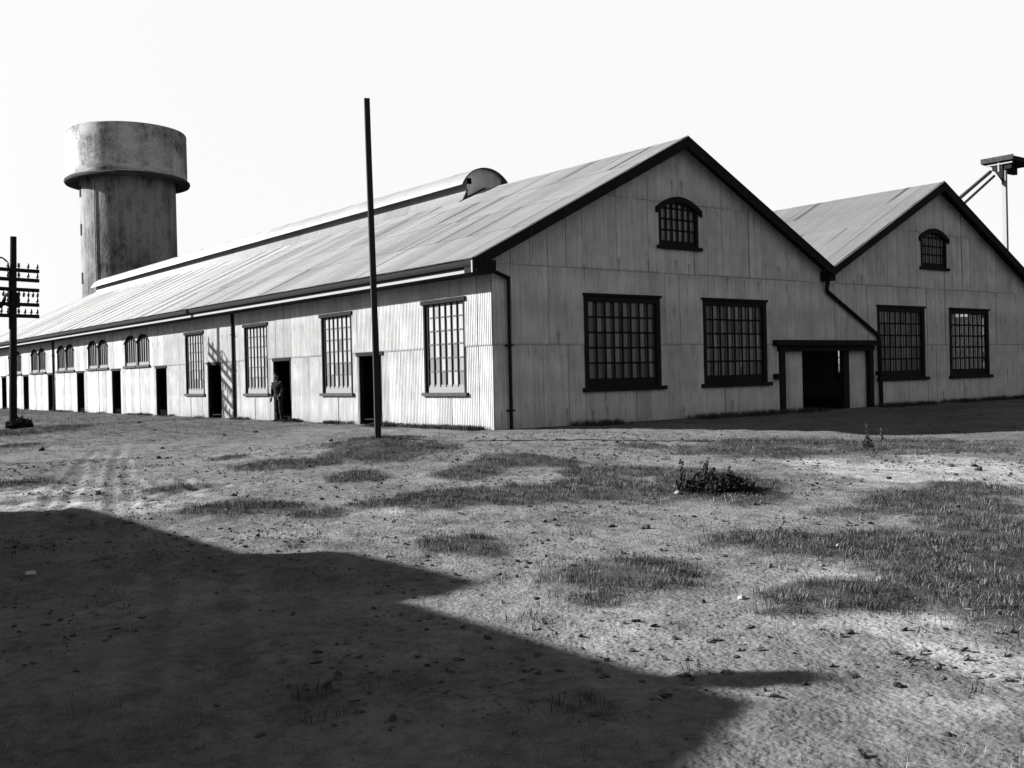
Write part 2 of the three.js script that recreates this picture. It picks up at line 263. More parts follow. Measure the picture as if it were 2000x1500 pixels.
function archWindow(parent, x, y, z, ry, w, hs, ht, cols, rows, style) {
  const g = sub('window', parent, x, y, z, ry), W = w / 2, dk = style === 'gable';
  const top = q => hs + (ht - hs) * (1 - (q / W) ** 2), m = dk ? M.bar : M.trim, fw = dk ? 0.11 : 0.07;
  part('jamb', box(-W, -W + fw, 0, hs + 0.02, -0.1, 0.03), m, g); part('jamb', box(W - fw, W, 0, hs + 0.02, -0.1, 0.03), m, g); if (dk) part('bottom_rail', box(-W + fw, W - fw, 0.02, 0.2, -0.1, -0.02), m, g);
  part('hood', archBand(-W - (dk ? 0.13 : 0.04), W + (dk ? 0.13 : 0.04), q => top(q) - (dk ? 0.12 : 0.04), q => top(q) + (dk ? 0.06 : 0.03), -0.08, dk ? 0.1 : 0.06), m, g);
  part('sill', box(-W - 0.12, W + 0.12, -0.08, 0.03, -0.1, 0.11), dk ? M.bar : M.sill, g);
  const a = -W + fw, b = W - fw, c0 = 0.2, cw = (b - a) / cols, tt = q => top(q) - 0.05;
  if (dk) {
    const rh = (hs - 0.2) / (rows - 1) * 0.98;
    for (let j = 0; j < rows; j++) for (let i = 0; i < cols; i++) part('pane', j < rows - 1 ? quad(a + i * cw, a + (i + 1) * cw, c0 + j * rh, c0 + (j + 1) * rh, -0.06) : archPoly(a + i * cw, a + (i + 1) * cw, c0 + j * rh, tt, -0.06), pickG(), g);
    for (let j = 1; j < rows; j++) part('glazing_bar', box(a, b, c0 + j * rh - 0.03, c0 + j * rh + 0.03, -0.075, -0.045), m, g);
    for (let i = 1; i < cols; i++) { const xx = a + i * cw; part('upright_bar', box(xx - 0.02, xx + 0.02, 0.19, tt(xx), -0.04, 0.0), m, g); }
  } else {
    part('sash', box(a, b, 0.03, 0.2, -0.09, -0.03), M.pale, g);
    for (let i = 0; i < cols; i++) part('pane', archPoly(a + i * cw, a + (i + 1) * cw, c0, tt, -0.06, 3), M.white[rnd() < 0.5 ? 3 : Math.floor(rnd() * 4)], g);
    for (let i = 0; i < cols; i++) { const xx = a + (i + 0.5) * cw; part('upright_bar', box(xx - 0.035, xx + 0.035, 0.17, tt(xx), -0.05, -0.015), m, g); }
  }
  return g;
}
function doorway(parent, z, w, h, wide) {
  const g = sub('doorway', parent, 0, 0, z, -Math.PI / 2), W = w / 2;
  for (const s of [-1, 1]) part('jamb', box(s < 0 ? -W : W - 0.07, s < 0 ? -W + 0.07 : W, -0.06, h, -0.14, 0.012), M.trim, g);
  part('lintel', box(-W - wide, W + wide, h - 0.02, h + 0.1, -0.14, 0.05), M.trim, g);
  return g;
}

// ---------------------------------------------------------------- the two iron sheds
const SL = 0.505, RIDGE_Y = 8.83, HALF = 7.43, FAR = -62.3, VERGE = 0.5;
const X_AX = new THREE.Vector3(1, 0, 0), Z_AX = new THREE.Vector3(0, 0, 1), NX = new THREE.Vector3(-1, 0, 0);
const ROWS = [-0.25, 2.33, 4.57, 6.8, 9.2];
const cosS = 1 / Math.hypot(1, SL), sinS = SL * cosS;
function roofSlope(shed, xRidge, xEave, near, far, detail) {           // the slope that faces -X
  const len = (xRidge - xEave) / cosS, N = new THREE.Vector3(-sinS, cosS, 0);
  const P = (u, y, t) => t.set(xEave + y * cosS, RIDGE_Y - (xRidge - xEave) * SL + y * sinS, u);
  const cols = Math.round((near - far) / 0.915), w = (near - far) / cols, nr = 4;
  for (let c = 0; c < cols; c++) for (let r = 0; r < nr; r++) {
    const u0 = near - (c + 1) * w - 0.01, u1 = near - c * w + 0.01, a = len * r / nr, b = len * (r + 1) / nr + (r < nr - 1 ? 0.08 : 0); sheetId++;
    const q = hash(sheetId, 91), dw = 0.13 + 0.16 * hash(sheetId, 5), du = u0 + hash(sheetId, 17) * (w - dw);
    const dark = q < (u1 > -24 ? 0.24 : 0.14) ? [du, du + dw, hash(sheetId, 3) < 0.5 ? -1 : 0.2, 2, 0.32 + 0.3 * hash(sheetId, 33)] : null;  // dark strips: rust, plus shadow lines of raised sheet edges painted into the colour
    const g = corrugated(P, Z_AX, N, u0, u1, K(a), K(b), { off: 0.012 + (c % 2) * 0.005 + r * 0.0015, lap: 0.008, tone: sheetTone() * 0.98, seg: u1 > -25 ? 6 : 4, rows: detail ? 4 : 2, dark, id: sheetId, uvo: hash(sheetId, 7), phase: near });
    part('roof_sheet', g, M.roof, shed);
  }
}
function backSlope(shed, xRidge, xEave, near, far) {                    // the slope that faces +X, in long flat-laid runs
  const len = (xEave - xRidge) / cosS, N = new THREE.Vector3(sinS, cosS, 0), nZ = new THREE.Vector3(0, 0, -1);
  const P = (u, y, t) => t.set(xEave - y * cosS, RIDGE_Y - (xEave - xRidge) * SL + y * sinS, -u);
  const n = 21, w = (near - far) / n;
  for (let c = 0; c < n; c++) { sheetId++; part('roof_sheet', corrugated(P, nZ, N, -near + c * w, -near + (c + 1) * w + 0.01, K(0), K(len), { off: 0.012, tone: sheetTone(), seg: 4, rows: 2, id: sheetId }), M.roof, shed); }
}
function rake(shed, xr, xe, zf, name = 'barge_board', depth = 0.37) {   // board along a sloping verge, xr ridge side, xe eave side
  const s = Math.sign(xe - xr), y = x => RIDGE_Y - Math.abs(x - xr) * SL + 0.035;
  const sh = new THREE.Shape(); sh.moveTo(xr, y(xr)); sh.lineTo(xe, y(xe)); sh.lineTo(xe, y(xe) - depth * 0.9); sh.lineTo(xr, y(xr) - depth); sh.closePath();
  const g = new THREE.ExtrudeGeometry(sh, { depth: 0.045, bevelEnabled: true, bevelSize: 0.006, bevelThickness: 0.006, bevelSegments: 1 }); g.translate(0, 0, zf - 0.045);
  part(name, g, M.trim, shed);
}
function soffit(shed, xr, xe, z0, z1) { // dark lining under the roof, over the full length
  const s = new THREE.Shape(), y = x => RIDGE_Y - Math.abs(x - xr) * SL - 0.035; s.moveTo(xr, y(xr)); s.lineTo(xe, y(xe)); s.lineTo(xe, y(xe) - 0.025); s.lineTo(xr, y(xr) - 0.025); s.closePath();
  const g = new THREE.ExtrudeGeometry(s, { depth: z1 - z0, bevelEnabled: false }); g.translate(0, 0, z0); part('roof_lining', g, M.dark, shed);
}
const SIDE_WIN = [-2.355, -8.922, -15.518, -22.012], DOORS = [-6.70, -13.26, -19.81, -26.33, -33.18, -39.80, -46.26, -52.70, -59.2], ARCH = [-29.76, -36.31, -42.79, -49.26, -55.72];
const WT = 3.68, WB = 1.0;

const RUNS_WALL = [[4.8, 4.89, 0.42, 0.1], [6.03, 4.95, 0.42, 0.1], [7.28, 4.95, 0.42, 0.1], [2.35, 2.68, 0.42, 0.1], [2.61, 0.42, 0.42, 0.1], [3.62, 0.38, 0.42, 0.1], [7.48, 0.33, 0.42, 0.1], [9.81, 0.4, 0.42, 0.1], [12.36, 5.02, 0.42, 0.1], [16.05, 5.03, 0.42, 0.1], [17.23, 4.93, 0.42, 0.1], [16.13, 2.97, 0.42, 0.1], [7.17, 7.48, 0.42, 0.1], [7.59, 7.47, 0.42, 0.1], [7.86, 4.85, 0.42, 0.1], [9.69, 4.51, 0.42, 0.1]];
for (let i = 0; i < 46; i++) RUNS_WALL.push([rr(0.2, 29.5), [2.3, 4.5, 6.7, 1.0, 0.35][i % 5] + rr(-0.1, 0.15), rr(0.2, 0.7), rr(0.04, 0.09)]);
const shedA = thing('iron_shed', 'long corrugated iron shed with open doorways along its sunlit side and a ridge ventilator', 'shed', 0, 0, 0);
{
  const P = (u, y, t) => t.set(0, y, u), holes = [];
  SIDE_WIN.forEach(z => holes.push(rectHole(z - 1.06, z + 1.06, WB, WT)));
  DOORS.forEach(z => holes.push(rectHole(z - 0.75, z + 0.75, -0.3, 2.26)));
  ARCH.forEach(z => { for (const s of [-0.96, 0.96]) holes.push(archHole(z + s - 0.9, z + s + 0.9, 2.42, 3.62, 3.95)); });
  sheetWall(shedA, P, Z_AX, NX, FAR, 0, [-0.25, 2.33, 4.66], K(4.6), holes, 0.686, u => u > -26 ? 6 : 4);
  // front gable
  const Q = (u, y, t) => t.set(u, y, 0), top = u => RIDGE_Y - Math.abs(u - HALF) * SL - 0.05;
  const gh = [rectHole(3.35, 6.5, 1.04, 3.79), rectHole(8.456, 11.64, 1.04, 3.79), archHole(6.53, 8.32, 5.42, 6.66, 6.95), rectHole(12.6, 17.6, -0.3, 2.32)];
  sheetWall(shedA, Q, X_AX, Z_AX, 0, 14.86, ROWS, top, gh, 0.686, 6, 18, RUNS_WALL);
  gableWindow(shedA, 4.925, 1.04, 3.15, 2.75, 8, 5); gableWindow(shedA, 10.05, 1.04, 3.18, 2.75, 8, 5);
  archWindow(shedA, 7.425, 5.42, 0, 0, 1.79, 1.24, 1.53, 6, 4, 'gable');
  SIDE_WIN.forEach(z => sashWindow(shedA, 0, WB, z, -Math.PI / 2, 2.12, WT - WB, 6, 6));
  ARCH.forEach(z => { for (const s of [-0.96, 0.96]) archWindow(shedA, 0, 2.42, z + s, -Math.PI / 2, 1.8, 1.2, 1.53, 5, 1, 'side'); });
  DOORS.forEach((z, i) => doorway(shedA, z, 1.5, 2.26, i === 0 ? 0.12 : 0.02));
  // roof
  roofSlope(shedA, HALF, -0.93, VERGE + 0.03, FAR - 0.53, true);
  backSlope(shedA, HALF, 14.86, VERGE + 0.03, FAR - 0.53);
  rake(shedA, HALF, -0.97, VERGE); rake(shedA, HALF, 14.87, VERGE); rake(shedA, HALF, -0.97, FAR - 0.48); rake(shedA, HALF, 14.87, FAR - 0.48);
  soffit(shedA, HALF, -0.9, FAR - 0.5, VERGE - 0.06); soffit(shedA, HALF, 14.86, FAR - 0.5, VERGE - 0.06);
  part('ridge_cap', (() => { const s = new THREE.Shape(); s.moveTo(HALF - 0.22, RIDGE_Y - 0.07); s.lineTo(HALF, RIDGE_Y + 0.035); s.lineTo(HALF + 0.22, RIDGE_Y - 0.07); s.lineTo(HALF, RIDGE_Y + 0.01); s.closePath(); const g = new THREE.ExtrudeGeometry(s, { depth: 10.8, bevelEnabled: false }); g.translate(0, 0, -10.42); return g; })(), M.fascia, shedA);
  // eave: dark half-round gutter hung on a pale fascia
  part('fascia', box(-0.84, -0.80, 4.27, 4.57, FAR - 0.5, VERGE - 0.05), M.fascia, shedA);
  { const s = new THREE.Shape(); s.moveTo(-0.99, 4.575); s.lineTo(-0.995, 4.49); s.lineTo(-0.97, 4.425); s.lineTo(-0.92, 4.395); s.lineTo(-0.845, 4.395); s.lineTo(-0.845, 4.41); s.lineTo(-0.915, 4.41); s.lineTo(-0.957, 4.435); s.lineTo(-0.98, 4.49); s.lineTo(-0.975, 4.575); s.closePath();
    const g = new THREE.ExtrudeGeometry(s, { depth: VERGE - 0.02 - FAR + 0.45, bevelEnabled: false }); g.translate(0, 0, FAR - 0.45); part('gutter', g, M.gutter, shedA); }
  part('eave_end_board', box(-0.995, -0.97, 4.24, 4.56, VERGE - 0.045, VERGE + 0.012), M.fascia, shedA);
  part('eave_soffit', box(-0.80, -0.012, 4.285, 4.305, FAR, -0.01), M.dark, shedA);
  part('eave_box', box(-0.94, -0.16, 4.25, 4.6, 0.06, VERGE - 0.05), M.trim, shedA);
  // downpipes
  for (const z of [-17.6, -45.32]) part('downpipe', mergeGeometries([bar([-0.09, -0.1, z], [-0.09, 4.29, z], 0.062), box(-0.17, 0, 2.0, 2.04, z - 0.08, z + 0.08), box(-0.17, 0, 3.4, 3.44, z - 0.08, z + 0.08)]), M.trim, shedA);
  part('downpipe', mergeGeometries([bar([-0.5, 4.42, 0.34], [0.52, 4.17, 0.11], 0.06), bar([0.5, 4.2, 0.11], [0.5, -0.05, 0.1], 0.05), box(0.4, 0.6, 2.3, 2.34, 0, 0.18), box(0.4, 0.6, 0.5, 0.54, 0, 0.18)]), M.trim, shedA);
  part('downpipe', mergeGeometries([tube([[14.86, 5.0, 0.3], [14.86, 4.5, 0.2], [14.93, 4.27, 0.12], [18.02, 2.72, 0.12], [18.12, 2.55, 0.12], [18.2, -0.05, 0.12]], 0.075, 60), box(18.02, 18.32, 1.2, 1.34, 0.0, 0.24)]), M.trim, shedA);
  part('rainwater_head', box(14.68, 15.04, 4.62, 4.95, 0.03, 0.42), M.trim, shedA);
  // wide gateway with sliding leaves
  const gate = sub('gateway', shedA);
  part('lintel', box(11.94, 17.9, 2.31, 2.5, 0.02, 0.24), M.bar, gate);
  part('lintel', box(12.2, 17.85, 2.12, 2.31, -0.1, 0.1), M.bar, gate);
  part('post', box(12.28, 12.55, -0.2, 2.12, -0.1, 0.08), M.bar, gate);
  part('post', box(17.58, 17.8, -0.2, 2.12, -0.1, 0.08), M.bar, gate);
  part('post', box(16.2, 16.53, -0.1, 2.2, -0.3, -0.12), M.bar, gate);
  part('bracket', box(11.94, 12.28, 1.16, 1.34, 0.02, 0.2), M.bar, gate);
  for (const [a, b, z] of [[12.5, 13.13, -0.16], [13.11, 13.78, -0.17], [16.53, 17.06, -0.16], [17.05, 17.95, -0.17]]) part('gate_leaf', corrugated((u, y, t) => t.set(u, y, z), X_AX, Z_AX, a, b, K(-0.02), K(2.14), { tone: rr(0.85, 1.05), seg: 6, rows: 2, id: ++sheetId }), M.iron, gate);
  // ridge ventilator: flared side walls under a round-arched roof
  const vent = sub('roof_ventilator', shedA), zn = -10.35, zf = -59.0, side = [[6.18, 8.19], [6.36, 8.33], [6.49, 8.5], [6.56, 8.68], [6.585, 8.85], [6.59, 9.3]];
  const n = 24, w = (zn - zf) / n;
  for (let i = 0; i < n; i++) for (const s of [1, -1]) {
    const L = [0]; for (let k = 1; k < side.length; k++) L.push(L[k - 1] + Math.hypot(side[k][0] - side[k - 1][0], side[k][1] - side[k - 1][1]));
    const Pv = (u, y, t) => { let k = 1; while (k < L.length - 1 && y > L[k]) k++; const f = (y - L[k - 1]) / (L[k] - L[k - 1]); const x = side[k - 1][0] + f * (side[k][0] - side[k - 1][0]); return t.set(s > 0 ? x : 2 * HALF - x, side[k - 1][1] + f * (side[k][1] - side[k - 1][1]), s > 0 ? u : -u); };
    const u0 = s > 0 ? zf + i * w : -(zf + (i + 1) * w), g = corrugated(Pv, s > 0 ? Z_AX : new THREE.Vector3(0, 0, -1), new THREE.Vector3(-s * 0.9, 0.43, 0), u0, u0 + w + 0.01, K(0), K(L[L.length - 1]), { off: (i % 2) * 0.004, tone: 0.8 * sheetTone(), seg: i > 14 ? 6 : 4, rows: 8, id: ++sheetId });
    if (g) part('side_sheet', g, M.roof, vent);
  }
  const arc = k => { const a = -1.12 + 2.24 * k, R = 1.33; return [HALF + R * Math.sin(a), 9.68 - R * (1 - Math.cos(a))]; };
  for (let i = 0; i < n; i++) {
    const z0 = zf - (i === 0 ? 0.35 : 0) + i * w, z1 = zf + (i + 1) * w + (i === n - 1 ? 0.22 : 0.02), pos = [], idx = [], uv = [], col = [], nor = [], m = 20, sg = i > 14 ? 4 : 2, nu = Math.round((z1 - z0) / PITCH) * sg, tn = 0.74 * sheetTone(), W2 = 2 * Math.PI / PITCH;
    for (let a = 0; a <= nu; a++) for (let k = 0; k <= m; k++) {
      const z = z0 + (z1 - z0) * a / nu, d = 0.008 * Math.cos(W2 * z) + (i % 2) * 0.004, dd = -0.008 * W2 * Math.sin(W2 * z), [x, y] = arc(k / m), al = -1.12 + 2.24 * k / m, sx = Math.sin(al), cy = Math.cos(al), il = 1 / Math.hypot(1, dd);
      pos.push(x + d * sx, y + d * cy, z); nor.push(sx * il, cy * il, -dd * il); uv.push(z / 3.4, k / m); col.push(tn, tn, tn);
    }
    for (let a = 0; a < nu; a++) for (let k = 0; k < m; k++) { const q = a * (m + 1) + k; idx.push(q, q + m + 1, q + 1, q + 1, q + m + 1, q + m + 2); }
    const g = new THREE.BufferGeometry(); g.setAttribute('position', new THREE.Float32BufferAttribute(pos, 3)); g.setAttribute('normal', new THREE.Float32BufferAttribute(nor, 3)); g.setAttribute('color', new THREE.Float32BufferAttribute(col, 3)); g.setAttribute('uv', new THREE.Float32BufferAttribute(uv, 2)); g.setIndex(idx);
    part('curved_roof_sheet', g, M.roof, vent);
  }
  const topA = u => 9.66 - 1.33 * (1 - Math.sqrt(Math.max(0, 1 - ((u - HALF) / 1.33) ** 2))), botA = u => RIDGE_Y - Math.abs(u - HALF) * SL - 0.05;
  for (const [a, b] of [[6.6, 7.02], [7.0, 7.68], [7.66, 8.27]]) part('end_sheet', corrugated((u, y, t) => t.set(u, y, zn), X_AX, Z_AX, a, b, botA, topA, { tone: rr(1.1, 1.25), seg: 6, rows: 3, id: ++sheetId, off: a > 7.3 && a < 7.9 ? 0.004 : 0, holes: [rectHole(6.62, 6.83, 9.02, 9.25)] }), M.iron, vent);
  part('flare_board', archBand(6.14, 6.62, u => RIDGE_Y - Math.abs(u - HALF) * SL + 0.0, u => u < 6.36 ? 8.19 + (u - 6.18) * 0.78 + 0.05 : 8.33 + (u - 6.36) * 1.9, zn - 0.02, zn + 0.02), M.trimGrey, vent);
  part('flashing', archBand(6.5, 8.36, u => botA(u) + 0.055, u => botA(u) + 0.16, zn + 0.005, zn + 0.05), M.trimGrey, vent);
  { const s = new THREE.Shape(); for (let k = 0; k <= 24; k++) { const [x, y] = arc(k / 24); k ? s.lineTo(x, y - 0.012) : s.moveTo(x, y - 0.012); } for (let k = 24; k >= 0; k--) { const [x, y] = arc(k / 24); s.lineTo(HALF + (x - HALF) * 0.965, 9.68 - (9.68 - y) * 0.98 - 0.03); }
    for (const z of [zn + 0.17, zf - 0.3]) { const g = new THREE.ExtrudeGeometry(s, { depth: 0.04, bevelEnabled: false }); g.translate(0, 0, z); part('arch_trim', g, M.trim, vent); } }
  part('back_wall', box(0, 14.86, -0.2, 4.4, FAR - 0.06, FAR), M.pale, shedA);
  { const s = new THREE.Shape(); s.moveTo(0, 4.4); s.lineTo(14.86, 4.4); s.lineTo(14.86, 5.05); s.lineTo(HALF, 8.78); s.lineTo(0, 5.05); const g = new THREE.ExtrudeGeometry(s, { depth: 0.06, bevelEnabled: false }); g.translate(0, 0, FAR - 0.06); part('back_gable', g, M.pale, shedA); }
}
const X2 = 22.29, E2 = 29.72;
const shedB = thing('iron_shed', 'second corrugated iron shed joined to the right of the long shed, showing its gable', 'shed', 0, 0, 0);
{
  const Q = (u, y, t) => t.set(u, y, 0), top = u => RIDGE_Y - Math.abs(u - X2) * SL - 0.05;
  const gh = [rectHole(18.19, 21.43, 1.04, 3.79), rectHole(23.28, 26.39, 1.04, 3.79), archHole(21.26, 23.14, 5.42, 6.66, 6.95), rectHole(14.8, 17.6, -0.3, 2.32)];
  sheetWall(shedB, Q, X_AX, Z_AX, 14.86, E2, ROWS, top, gh, 0.686, 6, 18, RUNS_WALL);
  gableWindow(shedB, 19.81, 1.04, 3.24, 2.75, 8, 5); gableWindow(shedB, 24.835, 1.04, 3.11, 2.75, 8, 5, true);
  archWindow(shedB, 22.2, 5.42, 0, 0, 1.88, 1.24, 1.53, 6, 4, 'gable');
  roofSlope(shedB, X2, 14.87, VERGE + 0.03, FAR - 0.53, false);
  backSlope(shedB, X2, E2 + 0.93, VERGE + 0.03, FAR - 0.53);
  rake(shedB, X2, 14.87, VERGE); rake(shedB, X2, E2 + 0.97, VERGE); rake(shedB, X2, 14.87, FAR - 0.48); rake(shedB, X2, E2 + 0.97, FAR - 0.48);
  soffit(shedB, X2, 14.87, FAR - 0.5, VERGE - 0.06); soffit(shedB, X2, E2 + 0.9, FAR - 0.5, VERGE - 0.06);
  // far side wall with windows that let daylight through the dark interior
  const PX = new THREE.Vector3(1, 0, 0), mZ = new THREE.Vector3(0, 0, -1), holes = SIDE_WIN.map(z => rectHole(-z - 1.06, -z + 1.06, WB, WT));
  const n = 23; for (let i = 0; i < n; i++) { const w = -FAR / n, u0 = i * w, u1 = u0 + w + 0.01; const g = corrugated((u, y, t) => t.set(E2, y, -u), mZ, PX, u0, u1, K(-0.25), K(5.0), { holes: holes.filter(h => h.u1 > u0 && h.u0 < u1), seg: 2, rows: 2, id: ++sheetId }); part('wall_sheet', g, M.iron, shedB); }
  SIDE_WIN.forEach((z, i) => sashWindow(shedB, E2, WB, z, Math.PI / 2, 2.12, WT - WB, 6, 6, i + 1));
  part('fascia', box(E2 + 0.80, E2 + 0.84, 4.27, 4.57, FAR - 0.5, VERGE - 0.05), M.fascia, shedB);
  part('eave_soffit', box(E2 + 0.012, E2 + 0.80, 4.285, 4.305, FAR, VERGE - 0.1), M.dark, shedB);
  { const s = new THREE.Shape(); s.moveTo(14.86, -0.2); s.lineTo(E2, -0.2); s.lineTo(E2, 5.05); s.lineTo(X2, 8.78); s.lineTo(14.86, 5.05); const g = new THREE.ExtrudeGeometry(s, { depth: 0.06, bevelEnabled: false }); g.translate(0, 0, FAR - 0.06); part('back_wall', g, M.pale, shedB); }
  part('valley_gutter', box(14.70, 15.02, 4.93, 4.97, FAR - 0.5, 0.4), M.gutter, shedB);
}

// ---------------------------------------------------------------- water tower
{
  const t = thing('water_tower', 'tall round concrete water tower with a wide drum tank behind the long shed', 'water tower', 13.7, 0, -73.3);
  const lathe = (pts, n = 72) => new THREE.LatheGeometry(pts.map(p => new THREE.Vector2(p[0] * 0.946, p[1])), n);
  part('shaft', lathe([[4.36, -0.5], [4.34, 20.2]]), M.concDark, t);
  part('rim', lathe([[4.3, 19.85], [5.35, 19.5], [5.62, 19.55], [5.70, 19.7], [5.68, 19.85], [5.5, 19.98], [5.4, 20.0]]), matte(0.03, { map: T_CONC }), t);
  part('tank_wall', lathe([[5.43, 19.9], [5.45, 20.6], [5.44, 24.1], [5.36, 24.22], [5.2, 24.24]]), M.conc, t);
  part('tank_roof', lathe([[5.25, 24.2], [3, 24.3], [0.01, 24.38]]), M.conc, t);
  const view = Math.atan2(-17.12 - 13.6, 23.06 + 73.4);                  // direction from tower to the yard
  for (const y of [18.75, 15.35, 11.05]) { const a = view - 1.34, g = box(-0.3, 0.3, -0.5, 0.5, -0.1, 0.02); const m = part('slot_window', g, M.bar, t); m.position.set(4.12 * Math.sin(a), y, 4.12 * Math.cos(a)); m.rotation.y = a; }
  { const a = view - 0.74; part('overflow_pipe', bar([4.2 * Math.sin(a), 0, 4.2 * Math.cos(a)], [4.18 * Math.sin(a), 19.6, 4.18 * Math.cos(a)], 0.05), M.fascia, t); }
}
// ---------------------------------------------------------------- square timber post in the yard
{
  const y0 = groundY(-4.13, 0.77), t = thing('timber_post', 'tall bare square timber post leaning slightly in front of the long shed doorways', 'post', -4.13, y0, 0.77);
  const g = new THREE.BoxGeometry(0.135, 8.5 - y0 - 0.09, 0.135, 1, 12, 1), p = g.attributes.position; g.translate(0, (8.5 - y0 - 0.09) / 2 - 0.1, 0);
  for (let i = 0; i < p.count; i++) { const f = p.getY(i) / 8.4, k = 1.06 - 0.14 * f; p.setX(i, p.getX(i) * k - 0.055 * f + 0.012 * Math.sin(f * 5)); p.setZ(i, p.getZ(i) * k - 0.03 * f); }
  g.rotateY(0); g.computeVertexNormals();
  const m = part('post', g, M.pole, t); t.rotation.y = -0.36;
}
// ---------------------------------------------------------------- telegraph pole
{
  const bx = -6.8, bz = -25.15, y0 = groundY(bx, bz), t = thing('telegraph_pole', 'dark telegraph pole with five crossarms of insulators at the left of the yard', 'telegraph pole', bx, y0, bz);
  part('pole', mergeGeometries([bar([0, -0.3, 0], [0.19, 8.12, 0.14], 0.165, 0.125, 14)]), M.tele, t);
  const ax = new THREE.Vector3(0.93, 0.0, 0.0);
  const arms = [[6.62, 3], [6.22, 3], [5.80, 5], [5.17, 3], [4.68, 4]];
  arms.forEach(([y, n], k) => {
    const c = [0.17 * y / 8, y + 0.1, 0.12 + 0.12 * y / 8], arm = sub('crossarm', t, c[0], c[1] - 0.02, c[2], 0.28);
    part('beam', box(-1.12, 1.12, -0.075, 0.075, -0.06, 0.06), M.tele, arm);
    for (let i = 0; i < n; i++) for (const s of [-1, 1]) { const x = s * (0.24 + (0.82) * i / Math.max(1, n - 1)), dn = k === 2; 
      const g = new THREE.LatheGeometry([[0.03, -0.02], [0.03, 0.06], [0.06, 0.065], [0.065, 0.12], [0.045, 0.135], [0.055, 0.165], [0.035, 0.22], [0.001, 0.25]].map(q => new THREE.Vector2(...q)), 10); if (dn) g.rotateX(Math.PI); g.translate(x, dn ? -0.075 : 0.075, 0); part('insulator', g, M.porcelain, arm); }
  });
  part('brace', bar([0.1, 6.1, 0.1], [-1.5, 2.6, -0.4], 0.075, 0.075), M.tele, t);
  part('stay_block', bar([-1.5, -0.3, -0.4], [-1.5, 2.75, -0.4], 0.1, 0.09), M.tele, t);
  part('conduit', tube([[-0.05, 4.2, 0.13], [-0.03, 5.5, 0.14], [-0.0, 6.7, 0.14], [-0.06, 7.02, 0.14], [-0.25, 7.2, 0.14], [-0.6, 7.22, 0.14], [-1.2, 7.15, 0.1]], 0.035, 60), M.trimGrey, t);
  part('conduit', tube([[-0.02, 4.9, 0.15], [-0.06, 5.15, 0.15], [-0.25, 5.25, 0.15], [-0.45, 5.15, 0.15], [-0.5, 4.85, 0.15]], 0.03, 40), M.trimGrey, t);
  part('cable_loop', tube([[0.02, 6.0, 0.17], [-0.12, 5.75, 0.18], [-0.18, 5.5, 0.18], [-0.08, 5.38, 0.18], [0.0, 5.6, 0.18]], 0.028, 30), M.tele, t);
  part('junction_box', box(0.2, 0.36, 5.1, 5.75, 0.08, 0.24), M.tele, t);
}
// ---------------------------------------------------------------- tall canopy at the right edge
{
  const t = thing('tall_canopy', 'tall canopy on a white post with an inclined double pipe, beyond the right gable', 'canopy', 33, 0, -2.6);
  const corners = [[0.1, 0.0]];
  for (const [x, z] of corners) part('post', box(x - 0.09, x + 0.09, -0.1, 10.9, z - 0.1, z + 0.1), M.fascia, t);
  part('roof_slab', box(-0.12, 2.3, 11.3, 11.52, -0.98, 0.55), M.trim, t);
  part('gutter', box(-0.2, -0.12, 11.34, 11.58, -1.02, 0.58), M.trimGrey, t);
  part('beam', box(0, 2.1, 10.95, 11.3, -0.55, -0.35), M.trim, t);
  part('beam', box(0.0, 0.18, 10.95, 11.26, -0.34, 0.4), M.trim, t);
  part('fascia', box(-0.115, -0.02, 11.19, 11.25, -0.8, 0.5), M.fascia, t);
  part('bracket', (() => { const s = new THREE.Shape(); s.moveTo(0, 0); s.lineTo(0, 0.9); s.lineTo(-0.6, 0.9); s.closePath(); const g = new THREE.ExtrudeGeometry(s, { depth: 0.12, bevelEnabled: false }); g.rotateY(-Math.PI / 2); g.translate(0.06, 10.3, 0); return g; })(), M.trim, t);
  part('drop_pipe', bar([-0.05, 10.85, -0.18], [-0.05, 11.5, -0.18], 0.06), M.fascia, t);
  part('inclined_pipe', mergeGeometries([bar([-0.05, 10.93, -0.62], [-7.9, 7.75, 0.9], 0.09), bar([0.1, 10.72, -0.5], [-7.7, 7.5, 1.05], 0.06)]), matte(0.06), t);
}
